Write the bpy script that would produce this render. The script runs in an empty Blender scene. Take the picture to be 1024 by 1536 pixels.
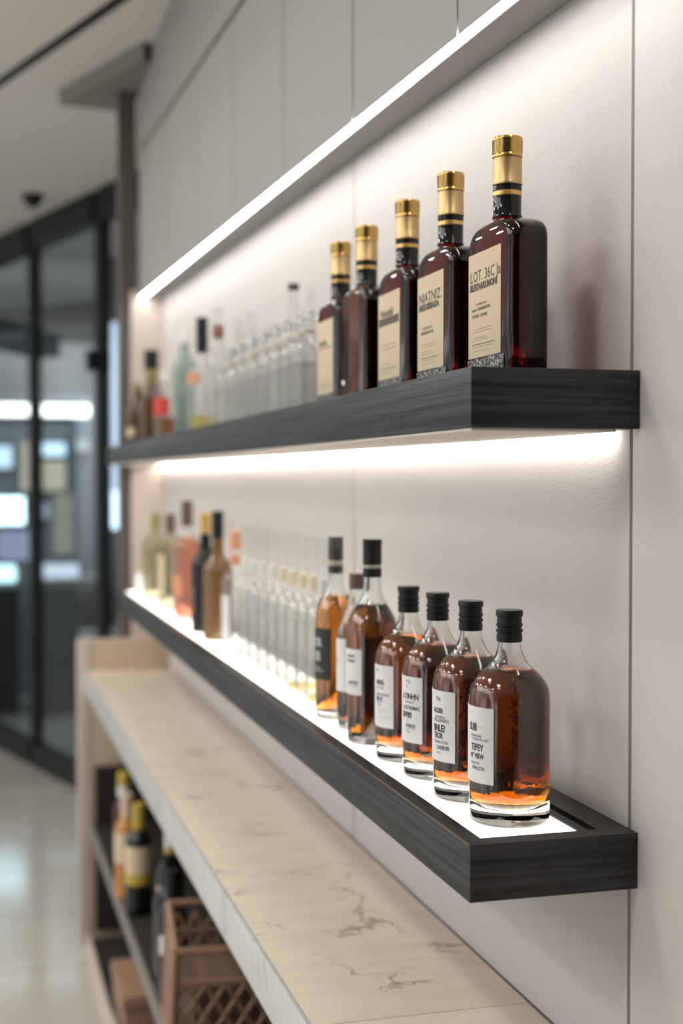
import bpy, bmesh, math, random
from mathutils import Vector, Matrix
random.seed(7)
S = bpy.context.scene
COL = S.collection
PI = math.pi

# ---------------------------------------------------------------- camera
cam_d = bpy.data.cameras.new('camera')
cam_d.sensor_fit = 'HORIZONTAL'; cam_d.sensor_width = 24.0
cam_d.lens = 24.0 * 2047 / 1024
cam_d.clip_start = 0.05; cam_d.clip_end = 60
cam = bpy.data.objects.new('camera', cam_d); COL.objects.link(cam)
cam.location = (0, 0, 1.70)
cam.rotation_euler = (PI/2 - math.atan(49/2047), 0, -math.radians(15.43))
cam_d.dof.use_dof = True
cam_d.dof.focus_distance = 1.62
cam_d.dof.aperture_fstop = 2.7
S.camera = cam

# ---------------------------------------------------------------- view, world, lights
S.view_settings.view_transform = 'Standard'
S.view_settings.look = 'None'
S.view_settings.gamma = 1.0
S.view_settings.use_curve_mapping = False
S.view_settings.exposure = 0.12
S.cycles.max_bounces = 16
S.cycles.transmission_bounces = 16
S.cycles.transparent_max_bounces = 40
S.cycles.sample_clamp_indirect = 6.0
S.cycles.caustics_refractive = True

w = bpy.data.worlds.new('room_light'); S.world = w; w.use_nodes = True
wn = w.node_tree; bg = wn.nodes['Background']
# the rest of the shop: a soft surround with darker and brighter bays
tc = wn.nodes.new('ShaderNodeTexCoord'); mp = wn.nodes.new('ShaderNodeMapping'); mp.inputs['Scale'].default_value = (3.2, 3.2, 0.9)
no = wn.nodes.new('ShaderNodeTexNoise'); no.inputs['Scale'].default_value = 1.6; no.inputs['Detail'].default_value = 2.5
cr = wn.nodes.new('ShaderNodeValToRGB')
cr.color_ramp.elements[0].position = 0.44; cr.color_ramp.elements[0].color = (0.10, 0.10, 0.105, 1)
cr.color_ramp.elements[1].position = 0.60; cr.color_ramp.elements[1].color = (0.93, 0.98, 1.0, 1)
wn.links.new(tc.outputs['Generated'], mp.inputs[0]); wn.links.new(mp.outputs[0], no.inputs['Vector'])
wn.links.new(no.outputs[0], cr.inputs[0]); wn.links.new(cr.outputs[0], bg.inputs[0])
bg.inputs[1].default_value = 1.62

def area(name, loc, rot, sx, sy, power, col):
    d = bpy.data.lights.new(name, 'AREA'); d.shape = 'RECTANGLE'; d.size = sx; d.size_y = sy
    d.energy = power; d.color = col
    o = bpy.data.objects.new(name, d); COL.objects.link(o); o.location = loc; o.rotation_euler = rot
    return o
WARM = (1.0, 0.90, 0.80); COOL = (0.80, 0.91, 1.0)
def downlight(name, x, y, power):
    d = bpy.data.lights.new(name, 'AREA'); d.shape = 'DISK'; d.size = 0.34; d.energy = power; d.color = (1.0, 0.95, 0.89)
    o = bpy.data.objects.new(name, d); COL.objects.link(o); o.location = (x, y, 3.19)
k = 0
for x in (-0.7, -1.9):
    for y in (0.9, 2.3, 3.7, 5.1, 6.5):
        k += 1; downlight('ceiling_light_%d' % k, x, y, 8)
area('ceiling_panel', (-3.0, 3.4, 3.18), (0, 0, 0), 2.0, 5.0, 105, (1.0, 0.95, 0.90))
area('store_light_1', (1.2, 10.4, 2.95), (0, 0, 0), 1.6, 1.2, 30, COOL)

# ---------------------------------------------------------------- materials
def new_mat(name):
    m = bpy.data.materials.new(name); m.use_nodes = True
    nt = m.node_tree; nt.nodes.clear()
    out = nt.nodes.new('ShaderNodeOutputMaterial')
    return m, nt, out
def N(nt, typ, **kw):
    n = nt.nodes.new(typ)
    for k, v in kw.items():
        if k in n.inputs: n.inputs[k].default_value = v
        else: setattr(n, k, v)
    return n
def plain(name, col, rough=0.5, metal=0.0, spec=0.5, coat=0.0):
    m, nt, out = new_mat(name)
    b = N(nt, 'ShaderNodeBsdfPrincipled')
    b.inputs['Base Color'].default_value = (*col, 1); b.inputs['Roughness'].default_value = rough
    b.inputs['Metallic'].default_value = metal; b.inputs['Specular IOR Level'].default_value = spec
    b.inputs['Coat Weight'].default_value = coat
    nt.links.new(b.outputs[0], out.inputs[0])
    return m
def emit(name, col, s):
    m, nt, out = new_mat(name)
    e = N(nt, 'ShaderNodeEmission'); e.inputs[0].default_value = (*col, 1); e.inputs[1].default_value = s
    nt.links.new(e.outputs[0], out.inputs[0])
    return m
def noise_bump(m, scale, strength, dist=0.001, vec_scale=(1, 1, 1), detail=4.0):
    nt = m.node_tree; b = [n for n in nt.nodes if n.type == 'BSDF_PRINCIPLED'][0]
    tc = N(nt, 'ShaderNodeTexCoord'); mp = N(nt, 'ShaderNodeMapping'); mp.inputs['Scale'].default_value = vec_scale
    no = N(nt, 'ShaderNodeTexNoise'); no.inputs['Scale'].default_value = scale; no.inputs['Detail'].default_value = detail
    bu = N(nt, 'ShaderNodeBump'); bu.inputs['Strength'].default_value = strength; bu.inputs['Distance'].default_value = dist
    nt.links.new(tc.outputs['Object'], mp.inputs[0]); nt.links.new(mp.outputs[0], no.inputs['Vector'])
    nt.links.new(no.outputs[0], bu.inputs['Height']); nt.links.new(bu.outputs[0], b.inputs['Normal'])
    return no, b
def two_tone(m, no, b, c1, c2, p1=0.35, p2=0.65):
    nt = m.node_tree; r = N(nt, 'ShaderNodeValToRGB')
    r.color_ramp.elements[0].position = p1; r.color_ramp.elements[0].color = (*c1, 1)
    r.color_ramp.elements[1].position = p2; r.color_ramp.elements[1].color = (*c2, 1)
    nt.links.new(no.outputs[0], r.inputs[0]); nt.links.new(r.outputs[0], b.inputs['Base Color'])

M = {}
M['wall'] = plain('wall_fabric', (0.555, 0.525, 0.505), 0.62, spec=0.25)
no, b = noise_bump(M['wall'], 260, 0.38, 0.0012)
M['cabinet'] = plain('cabinet_lacquer', (0.33, 0.325, 0.31), 0.55, spec=0.3)
M['gap'] = plain('dark_joint', (0.03, 0.03, 0.03), 0.8)
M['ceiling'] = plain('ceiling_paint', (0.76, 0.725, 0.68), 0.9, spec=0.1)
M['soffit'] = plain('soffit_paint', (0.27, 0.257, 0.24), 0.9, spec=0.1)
M['taupe'] = plain('taupe_laminate', (0.12, 0.10, 0.088), 0.5)
M['black'] = plain('black_metal', (0.008, 0.009, 0.011), 0.5, spec=0.2)
M['cream'] = plain('cream_panel', (0.66, 0.58, 0.51), 0.6, spec=0.2)
M['tan'] = plain('tan_laminate', (0.56, 0.45, 0.33), 0.55)
M['pink'] = plain('pale_post', (0.62, 0.53, 0.46), 0.5)
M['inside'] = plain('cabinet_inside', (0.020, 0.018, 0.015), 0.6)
M['greyedge'] = plain('grey_shelf_edge', (0.20, 0.185, 0.165), 0.5)
M['led'] = emit('led_strip', (1.0, 0.95, 0.91), 20.0)
M['led_under'] = emit('led_strip_under', (1.0, 0.94, 0.88), 15.0)
M['panel'] = emit('light_panel', (1.0, 0.94, 0.87), 3.4)
M['underpanel'] = plain('underside_panel', (0.80, 0.74, 0.65), 0.5)

# charcoal wood: grain streaks that run horizontally along every face
m = plain('charcoal_wood', (0.05, 0.05, 0.055), 0.42, spec=0.45); M['wood'] = m
nt = m.node_tree; b = [n for n in nt.nodes if n.type == 'BSDF_PRINCIPLED'][0]
tc = N(nt, 'ShaderNodeTexCoord'); mp = N(nt, 'ShaderNodeMapping'); mp.inputs['Scale'].default_value = (1.3, 1.3, 52)
n1 = N(nt, 'ShaderNodeTexNoise'); n1.inputs['Scale'].default_value = 2.4; n1.inputs['Detail'].default_value = 6; n1.inputs['Distortion'].default_value = 0.18
mp2 = N(nt, 'ShaderNodeMapping'); mp2.inputs['Scale'].default_value = (6, 6, 240)
n2 = N(nt, 'ShaderNodeTexNoise'); n2.inputs['Scale'].default_value = 3.0; n2.inputs['Detail'].default_value = 4
nt.links.new(tc.outputs['Object'], mp.inputs[0]); nt.links.new(tc.outputs['Object'], mp2.inputs[0])
nt.links.new(mp.outputs[0], n1.inputs['Vector']); nt.links.new(mp2.outputs[0], n2.inputs['Vector'])
mx = N(nt, 'ShaderNodeMath', operation='MULTIPLY_ADD'); mx.inputs[1].default_value = 0.28
nt.links.new(n2.outputs[0], mx.inputs[0]); nt.links.new(n1.outputs[0], mx.inputs[2])
cr = N(nt, 'ShaderNodeValToRGB')
cr.color_ramp.elements[0].position = 0.54; cr.color_ramp.elements[0].color = (0.005, 0.006, 0.0065, 1)
cr.color_ramp.elements[1].position = 0.72; cr.color_ramp.elements[1].color = (0.031, 0.033, 0.040, 1)
nt.links.new(mx.outputs[0], cr.inputs[0]); nt.links.new(cr.outputs[0], b.inputs['Base Color'])
bu = N(nt, 'ShaderNodeBump'); bu.inputs['Strength'].default_value = 0.5; bu.inputs['Distance'].default_value = 0.0015
nt.links.new(mx.outputs[0], bu.inputs['Height']); nt.links.new(bu.outputs[0], b.inputs['Normal'])

def marble(name, base, base2, vein, vscale, width):
    m = plain(name, base, 0.28, spec=0.5)
    nt = m.node_tree; b = [n for n in nt.nodes if n.type == 'BSDF_PRINCIPLED'][0]
    tc = N(nt, 'ShaderNodeTexCoord')
    n0 = N(nt, 'ShaderNodeTexNoise'); n0.inputs['Scale'].default_value = 9; n0.inputs['Detail'].default_value = 8
    mp0 = N(nt, 'ShaderNodeMapping'); mp0.inputs['Scale'].default_value = (0.7, 2.4, 1)
    mp0.inputs['Rotation'].default_value = (0, 0, 0.25)
    nt.links.new(tc.outputs['Object'], mp0.inputs[0]); nt.links.new(mp0.outputs[0], n0.inputs['Vector'])
    r0 = N(nt, 'ShaderNodeValToRGB'); r0.color_ramp.elements[0].position = 0.34; r0.color_ramp.elements[1].position = 0.66
    r0.color_ramp.elements[0].color = (*base2, 1); r0.color_ramp.elements[1].color = (*base, 1)
    nt.links.new(n0.outputs[0], r0.inputs[0])
    # veins: thin level set of a smooth noise, broken up by a second one
    nv = N(nt, 'ShaderNodeTexNoise'); nv.inputs['Scale'].default_value = vscale; nv.inputs['Detail'].default_value = 5
    nv.inputs['Roughness'].default_value = 0.55; nv.inputs['Distortion'].default_value = 0.35
    mp = N(nt, 'ShaderNodeMapping'); mp.inputs['Scale'].default_value = (1.0, 1.5, 1); mp.inputs['Rotation'].default_value = (0, 0, 0.5)
    nt.links.new(tc.outputs['Object'], mp.inputs[0]); nt.links.new(mp.outputs[0], nv.inputs['Vector'])
    a = N(nt, 'ShaderNodeMath', operation='SUBTRACT'); a.inputs[1].default_value = 0.5
    ab = N(nt, 'ShaderNodeMath', operation='ABSOLUTE')
    nt.links.new(nv.outputs[0], a.inputs[0]); nt.links.new(a.outputs[0], ab.inputs[0])
    rv = N(nt, 'ShaderNodeValToRGB'); rv.color_ramp.elements[0].position = 0.0; rv.color_ramp.elements[0].color = (1, 1, 1, 1)
    rv.color_ramp.elements[1].position = width; rv.color_ramp.elements[1].color = (0, 0, 0, 1)
    nt.links.new(ab.outputs[0], rv.inputs[0])
    nm = N(nt, 'ShaderNodeTexNoise'); nm.inputs['Scale'].default_value = 6.5; nm.inputs['Detail'].default_value = 3
    nt.links.new(tc.outputs['Object'], nm.inputs['Vector'])
    rm = N(nt, 'ShaderNodeValToRGB'); rm.color_ramp.elements[0].position = 0.42; rm.color_ramp.elements[1].position = 0.58
    nt.links.new(nm.outputs[0], rm.inputs[0])
    mu = N(nt, 'ShaderNodeMath', operation='MULTIPLY')
    nt.links.new(rv.outputs[0], mu.inputs[0]); nt.links.new(rm.outputs[0], mu.inputs[1])
    mix = N(nt, 'ShaderNodeMixRGB'); mix.inputs[2].default_value = (*vein, 1)
    nt.links.new(mu.outputs[0], mix.inputs[0]); nt.links.new(r0.outputs[0], mix.inputs[1])
    nt.links.new(mix.outputs[0], b.inputs['Base Color'])
    return m
M['marble'] = marble('cream_marble', (0.84, 0.735, 0.615), (0.77, 0.665, 0.55), (0.34, 0.27, 0.20), 2.3, 0.007)
M['marble_edge'] = marble('grey_marble_edge', (0.60, 0.61, 0.60), (0.54, 0.55, 0.54), (0.40, 0.42, 0.42), 5.0, 0.02)

# polished floor tiles
m = plain('polished_tile', (0.50, 0.47, 0.42), 0.12, spec=0.6); M['floor'] = m
nt = m.node_tree; b = [n for n in nt.nodes if n.type == 'BSDF_PRINCIPLED'][0]
tc = N(nt, 'ShaderNodeTexCoord'); br = N(nt, 'ShaderNodeTexBrick', offset=0.0)
br.inputs['Scale'].default_value = 1.25; br.inputs['Brick Width'].default_value = 0.75; br.inputs['Row Height'].default_value = 0.75
br.inputs['Mortar Size'].default_value = 0.006
br.inputs['Color1'].default_value = (0.52, 0.49, 0.44, 1); br.inputs['Color2'].default_value = (0.47, 0.445, 0.40, 1)
br.inputs['Mortar'].default_value = (0.25, 0.23, 0.2, 1)
nt.links.new(tc.outputs['Object'], br.inputs['Vector']); nt.links.new(br.outputs[0], b.inputs['Base Color'])

def glass(name, col=(1, 1, 1), ior=1.45, rough=0.0, vol=None):
    m, nt, out = new_mat(name)
    g = N(nt, 'ShaderNodeBsdfGlass'); g.inputs['Color'].default_value = (*col, 1); g.inputs['IOR'].default_value = ior
    g.inputs['Roughness'].default_value = rough
    nt.links.new(g.outputs[0], out.inputs['Surface'])
    if vol:
        v = N(nt, 'ShaderNodeVolumeAbsorption'); v.inputs['Color'].default_value = (*vol[0], 1); v.inputs['Density'].default_value = vol[1]
        nt.links.new(v.outputs[0], out.inputs['Volume'])
    return m
def thin(name, col, ior=1.5, rough=0.04, body=0.0, bcol=(1, 1, 1), edge=0.0):
    # thin-walled glass: tinted see-through mixed with a fresnel gloss and a trace of surface haze
    m, nt, out = new_mat(name)
    t = N(nt, 'ShaderNodeBsdfTransparent'); t.inputs[0].default_value = (*col, 1)
    if edge:
        lw = N(nt, 'ShaderNodeLayerWeight'); lw.inputs[0].default_value = 0.5
        pw = N(nt, 'ShaderNodeMath', operation='POWER'); pw.inputs[1].default_value = 4.0
        cm = N(nt, 'ShaderNodeMixRGB'); cm.inputs[1].default_value = (*col, 1); cm.inputs[2].default_value = (*[c*edge for c in col], 1)
        nt.links.new(lw.outputs['Facing'], pw.inputs[0]); nt.links.new(pw.outputs[0], cm.inputs[0]); nt.links.new(cm.outputs[0], t.inputs[0])
    g = N(nt, 'ShaderNodeBsdfGlossy'); g.inputs['Roughness'].default_value = rough
    f = N(nt, 'ShaderNodeFresnel'); ge = N(nt, 'ShaderNodeNewGeometry')
    io = N(nt, 'ShaderNodeMath', operation='MULTIPLY_ADD'); io.inputs[1].default_value = 1/ior-ior; io.inputs[2].default_value = ior
    nt.links.new(ge.outputs['Backfacing'], io.inputs[0]); nt.links.new(io.outputs[0], f.inputs[0])
    mx = N(nt, 'ShaderNodeMixShader')
    nt.links.new(f.outputs[0], mx.inputs[0]); nt.links.new(g.outputs[0], mx.inputs[2])
    if body > 0:
        d = N(nt, 'ShaderNodeBsdfDiffuse'); d.inputs[0].default_value = (*bcol, 1)
        m2 = N(nt, 'ShaderNodeMixShader'); m2.inputs[0].default_value = body
        nt.links.new(t.outputs[0], m2.inputs[1]); nt.links.new(d.outputs[0], m2.inputs[2]); nt.links.new(m2.outputs[0], mx.inputs[1])
    else: nt.links.new(t.outputs[0], mx.inputs[1])
    nt.links.new(mx.outputs[0], out.inputs[0])
    return m
M['glass'] = glass('clear_glass', (0.98, 0.99, 0.985), 1.45)
M['thinglass'] = thin('thin_clear_glass', (0.955, 0.96, 0.95), 1.52, 0.03, 0.05, edge=0.35)
M['thingreen'] = thin('thin_green_glass', (0.70, 0.78, 0.75), 1.5, 0.03, 0.05, (0.5, 0.8, 0.75))
M['thinolive'] = thin('thin_olive_glass', (0.72, 0.70, 0.58), 1.5, 0.03, 0.06, (0.7, 0.68, 0.5))
M['amber'] = glass('whisky', (1, 1, 1), 1.36, 0.0, ((0.83, 0.61, 0.03), 95))
def ripple(m, scale, st):
    nt = m.node_tree; g = [n for n in nt.nodes if n.type == 'BSDF_GLASS'][0]
    tc = N(nt, 'ShaderNodeTexCoord'); no = N(nt, 'ShaderNodeTexNoise'); no.inputs['Scale'].default_value = scale; no.inputs['Detail'].default_value = 2
    bu = N(nt, 'ShaderNodeBump'); bu.inputs['Strength'].default_value = st; bu.inputs['Distance'].default_value = 0.004
    nt.links.new(tc.outputs['Object'], no.inputs['Vector']); nt.links.new(no.outputs[0], bu.inputs['Height']); nt.links.new(bu.outputs[0], g.inputs['Normal'])
ripple(M['amber'], 80, 0.12)
M['gold_liquid'] = glass('golden_whisky', (1, 1, 1), 1.36, 0.0, ((0.90, 0.61, 0.0), 66))
M['brown_liquid'] = glass('brown_liquor', (1, 1, 1), 1.36, 0.0, ((0.72, 0.5, 0.3), 110))
M['darkglass'] = glass('deep_red_glass', (1, 1, 1), 1.48, 0.0, ((0.912, 0.03, 0.03), 300))
M['brownglass'] = glass('brown_glass_liquor', (1, 1, 1), 1.48, 0.0, ((0.66, 0.36, 0.0), 62))
M['rose'] = thin('rose_liquor', (0.80, 0.42, 0.28), 1.36, 0.1, 0.2, (0.75, 0.38, 0.25))
M['red'] = plain('red_label', (0.62, 0.05, 0.04), 0.5)
M['orange_lbl'] = plain('orange_label', (0.66, 0.28, 0.16), 0.5)
M['amberthin'] = thin('amber_liquor', (0.60, 0.30, 0.06), 1.36, 0.1, 0.2, (0.55, 0.25, 0.05))
M['yellowthin'] = thin('pale_yellow_liquor', (0.95, 0.86, 0.42), 1.36, 0.1, 0.1, (0.9, 0.75, 0.25))
M['waterthin'] = thin('clear_spirit', (0.97, 0.97, 0.965), 1.33, 0.05, 0.0, edge=0.6)
M['darkbottle'] = plain('near_black_glass', (0.008, 0.008, 0.009), 0.07, spec=0.4)
M['darkbrown'] = plain('dark_brown_glass', (0.09, 0.045, 0.015), 0.1, spec=0.6)
M['olivebrown'] = plain('olive_brown_glass', (0.16, 0.085, 0.03), 0.12, spec=0.6)
M['cap'] = plain('matte_black_cap', (0.009, 0.010, 0.011), 0.45, spec=0.3)
noise_bump(M['cap'], 900, 0.15, 0.0004)
M['capgrey'] = plain('grey_black_foil', (0.05, 0.05, 0.045), 0.35)
M['capband'] = plain('pale_foil_band', (0.45, 0.42, 0.38), 0.35)
M['gold'] = plain('gold_foil', (0.54, 0.38, 0.19), 0.40, metal=1.0)
M['goldband'] = plain('bright_gold_band', (0.78, 0.50, 0.18), 0.3, metal=0.7)
M['goldcap'] = plain('gold_stopper', (0.58, 0.37, 0.12), 0.22, metal=1.0)
M['olivecap'] = plain('olive_cap', (0.28, 0.24, 0.10), 0.4)
M['browncap'] = plain('brown_cap', (0.12, 0.08, 0.06), 0.4)
M['copper'] = plain('copper_cap', (0.75, 0.36, 0.20), 0.4, metal=0.3)
M['white'] = plain('white_ceramic', (0.82, 0.81, 0.79), 0.4)
M['paper'] = plain('white_label_paper', (0.74, 0.73, 0.73), 0.7, spec=0.2)
noise_bump(M['paper'], 700, 0.1, 0.0003)
M['cream_paper'] = plain('cream_label_paper', (0.66, 0.54, 0.40), 0.7, spec=0.2)
no, b = noise_bump(M['cream_paper'], 500, 0.12, 0.0003)
M['black_paper'] = plain('black_label_paper', (0.02, 0.022, 0.018), 0.5)
M['ink'] = plain('black_ink', (0.03, 0.03, 0.03), 0.6)
M['ink2'] = plain('grey_ink', (0.20, 0.19, 0.18), 0.6)
M['brownink'] = plain('brown_ink', (0.10, 0.075, 0.05), 0.6)
M['silver'] = plain('silver_print', (0.42, 0.47, 0.42), 0.4, metal=0.2)
M['yellow'] = plain('yellow_foil', (0.50, 0.38, 0.06), 0.4)
M['amberpack'] = plain('amber_print', (0.50, 0.22, 0.06), 0.5)
M['darkred'] = plain('dark_red_glass_opaque', (0.09, 0.006, 0.008), 0.15)
M['rattan'] = plain('brown_rattan', (0.30, 0.18, 0.115), 0.6)
noise_bump(M['rattan'], 200, 0.3, 0.001)
M['rattan2'] = plain('dark_rattan', (0.15, 0.09, 0.06), 0.65)
# speckled embossed glass at the foot of the dark bottles
m = plain('speckled_embossing', (0.05, 0.05, 0.055), 0.15); M['speckle'] = m
nt = m.node_tree; b = [n for n in nt.nodes if n.type == 'BSDF_PRINCIPLED'][0]
tc = N(nt, 'ShaderNodeTexCoord'); vo = N(nt, 'ShaderNodeTexNoise'); vo.inputs['Scale'].default_value = 330; vo.inputs['Detail'].default_value = 3
nt.links.new(tc.outputs['Object'], vo.inputs['Vector'])
r = N(nt, 'ShaderNodeValToRGB'); r.color_ramp.elements[0].position = 0.53; r.color_ramp.elements[1].position = 0.62
r.color_ramp.elements[0].color = (0.012, 0.013, 0.015, 1); r.color_ramp.elements[1].color = (0.55, 0.55, 0.56, 1)
bu = N(nt, 'ShaderNodeBump'); bu.inputs['Strength'].default_value = 1.0; bu.inputs['Distance'].default_value = 0.002
nt.links.new(vo.outputs[0], r.inputs[0]); nt.links.new(r.outputs[0], b.inputs['Base Color'])
nt.links.new(vo.outputs[0], bu.inputs['Height']); nt.links.new(bu.outputs[0], b.inputs['Normal'])

# ---------------------------------------------------------------- mesh helpers
def obj(name, bm, mat, parent=None, loc=None, smooth=True, angle=35):
    me = bpy.data.meshes.new(name)
    bmesh.ops.recalc_face_normals(bm, faces=bm.faces)
    bm.to_mesh(me); bm.free()
    if smooth:
        me.polygons.foreach_set('use_smooth', [True] * len(me.polygons))
        me.set_sharp_from_angle(angle=math.radians(angle))
    me.materials.append(mat)
    o = bpy.data.objects.new(name, me); COL.objects.link(o)
    if parent: o.parent = parent
    if loc: o.location = loc
    return o
def box(bm, x0, x1, y0, y1, z0, z1, bev=0.0):
    vs = [bm.verts.new((x, y, z)) for z in (z0, z1) for x, y in ((x0, y0), (x1, y0), (x1, y1), (x0, y1))]
    fs = [(0, 3, 2, 1), (4, 5, 6, 7), (0, 1, 5, 4), (1, 2, 6, 5), (2, 3, 7, 6), (3, 0, 4, 7)]
    faces = [bm.faces.new([vs[i] for i in f]) for f in fs]
    if bev > 0:
        es = list({e for f in faces for e in f.edges})
        bmesh.ops.bevel(bm, geom=es, offset=bev, segments=2, affect='EDGES', profile=0.6)
def hexa(bm, pts):
    vs = [bm.verts.new(p) for p in pts]
    for f in [(0, 3, 2, 1), (4, 5, 6, 7), (0, 1, 5, 4), (1, 2, 6, 5), (2, 3, 7, 6), (3, 0, 4, 7)]:
        bm.faces.new([vs[i] for i in f])
def bar(bm, p, q, r, n=6):
    p, q = Vector(p), Vector(q); d = (q - p).normalized()
    a = d.orthogonal().normalized(); c = d.cross(a)
    A = [bm.verts.new(p + (a * math.cos(2*PI*i/n) + c * math.sin(2*PI*i/n)) * r) for i in range(n)]
    B = [bm.verts.new(q + (a * math.cos(2*PI*i/n) + c * math.sin(2*PI*i/n)) * r) for i in range(n)]
    for i in range(n): bm.faces.new((A[i], A[(i+1) % n], B[(i+1) % n], B[i]))
    bm.faces.new(A[::-1]); bm.faces.new(B)
def lathe(bm, prof, seg=56):
    rings = []
    for r, z in prof:
        if r < 1e-6: rings.append([bm.verts.new((0, 0, z))])
        else: rings.append([bm.verts.new((r*math.cos(2*PI*i/seg), r*math.sin(2*PI*i/seg), z)) for i in range(seg)])
    for a, c in zip(rings, rings[1:]):
        for i in range(seg):
            j = (i+1) % seg
            if len(a) == 1 and len(c) == 1: continue
            if len(a) == 1: bm.faces.new((a[0], c[j], c[i]))
            elif len(c) == 1: bm.faces.new((a[i], a[j], c[0]))
            else: bm.faces.new((a[i], a[j], c[j], c[i]))
def smooth_prof(pts, n=5):
    # Catmull-Rom through (r,z) points
    out = []
    for i in range(len(pts)-1):
        p0 = pts[max(i-1, 0)]; p1 = pts[i]; p2 = pts[i+1]; p3 = pts[min(i+2, len(pts)-1)]
        for k in range(n):
            t = k/n
            f = lambda a, b_, c, d: 0.5*((2*b_) + (-a+c)*t + (2*a-5*b_+4*c-d)*t*t + (-a+3*b_-3*c+d)*t**3)
            out.append((f(p0[0], p1[0], p2[0], p3[0]), f(p0[1], p1[1], p2[1], p3[1])))
    out.append(pts[-1]); return out
def tag(o, label, cat, group=None):
    o['label'] = label; o['category'] = cat
    if group: o['group'] = group
    return o
def thing(name, label, cat, loc=(0, 0, 0), group=None, rz=0.0):
    o = bpy.data.objects.new(name, None); COL.objects.link(o); o.location = loc; o.rotation_euler = (0, 0, rz)
    o.empty_display_size = 0.05
    return tag(o, label, cat, group)
def struct(name, bm, mat, parent=None, smooth=False):
    o = obj(name, bm, mat, parent, smooth=smooth)
    if parent is None: o['kind'] = 'structure'
    return o
def text_pts(s, size, bold=0.0, sx=1.0):
    cu = bpy.data.curves.new('t', 'FONT'); cu.body = s; cu.size = size; cu.resolution_u = 2; cu.offset = bold
    cu.fill_mode = 'FRONT'
    o = bpy.data.objects.new('t', cu); COL.objects.link(o)
    dg = bpy.context.evaluated_depsgraph_get(); dg.update()
    me = bpy.data.meshes.new_from_object(o.evaluated_get(dg))
    vs = [(v.co.x * sx, v.co.y) for v in me.vertices]; fs = [tuple(p.vertices) for p in me.polygons]
    bpy.data.objects.remove(o); bpy.data.curves.remove(cu); bpy.data.meshes.remove(me)
    return vs, fs
def letter_bm(lines, mapf):
    # lines: (text, u_left, v, size, bold, sx);  mapf: (u, v) -> point on the label
    bm = bmesh.new()
    for s, u0, v0, size, bold, sx in lines:
        vs, fs = text_pts(s, size, bold, sx)
        bv = [bm.verts.new(mapf(u0 + x, v0 + y)) for x, y in vs]
        for f in fs:
            try: bm.faces.new([bv[i] for i in f])
            except ValueError: pass
    return bm
def rule_quads(bm, rules, mapf, n=8):
    for u0, u1, v, h in rules:
        prev = None
        for k in range(n+1):
            u = u0 + (u1-u0)*k/n
            a = bm.verts.new(mapf(u, v)); c = bm.verts.new(mapf(u, v+h))
            if prev: bm.faces.new((prev[0], a, c, prev[1]))
            prev = (a, c)

# ---------------------------------------------------------------- room shell
CEIL = 3.22
bm = bmesh.new(); box(bm, -5, 4.5, -2, 14, -0.1, 0.0); struct('floor', bm, M['floor'])
bm = bmesh.new(); box(bm, -5, 4.5, -2, 14, CEIL, CEIL+0.1); struct('ceiling', bm, M['ceiling'])
M['lightblock'] = plain('light_block_dark', (0.045, 0.043, 0.04), 0.7)
bm = bmesh.new(); box(bm, -5, 4.5, -2.2, -2.0, 0, CEIL); struct('light_block_wall', bm, M['lightblock'])  # unseen dark wall added behind the camera to darken reflections and shelf ends
# right wall: large fabric panels on a dark backing, 4 mm joints between them
wr = thing('wall_right', 'pale fabric panelled wall', 'wall'); del wr['label']; del wr['category']; wr['kind'] = 'structure'
bm = bmesh.new(); box(bm, .735, .86, -2, 5.16, 0, CEIL); obj('backing', bm, M['gap'], wr, smooth=False)
for y0, y1 in ((-2, 0.21), (0.21, 1.395), (1.395, 2.528), (2.528, 4.79), (4.79, 5.16)):
    bm = bmesh.new(); box(bm, .723, .740, y0+.0035, y1-.0035, 0, CEIL, 0.0012)
    obj('wall_panel', bm, M['wall'], wr)
# return at the far end of the niche and the taupe post on its outer edge
bm = bmesh.new(); box(bm, .608, .86, 5.16, 5.20, 0, 2.41); struct('trim_1', bm, M['cream'])
bm = bmesh.new(); box(bm, .566, .632, 5.20, 5.27, 1.0, 3.16, .003); box(bm, .564, .63, 5.198, 5.272, 2.86, 2.90); struct('trim_2', bm, M['taupe'])
# dropped ceiling box above the post
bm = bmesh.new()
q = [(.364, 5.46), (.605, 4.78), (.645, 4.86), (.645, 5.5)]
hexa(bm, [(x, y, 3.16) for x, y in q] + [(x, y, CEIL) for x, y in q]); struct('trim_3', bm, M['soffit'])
# black recessed track slot
bm = bmesh.new(); d = Vector((.466-.142, 4.52-5.487, 0)).normalized(); p0 = Vector((.14, 5.41, CEIL-.006)) - d*3; p1 = Vector((.14, 5.41, CEIL-.006)) + d*2.4
nn = Vector((-d.y, d.x, 0))*.019
hexa(bm, [p0-nn, p1-nn, p1+nn, p0+nn] + [v+Vector((0, 0, .012)) for v in (p0-nn, p1-nn, p1+nn, p0+nn)])
tr = obj('ceiling_track', bm, M['black'], smooth=False); tag(tr, 'long thin black track running diagonally across the ceiling', 'light track')

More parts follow.
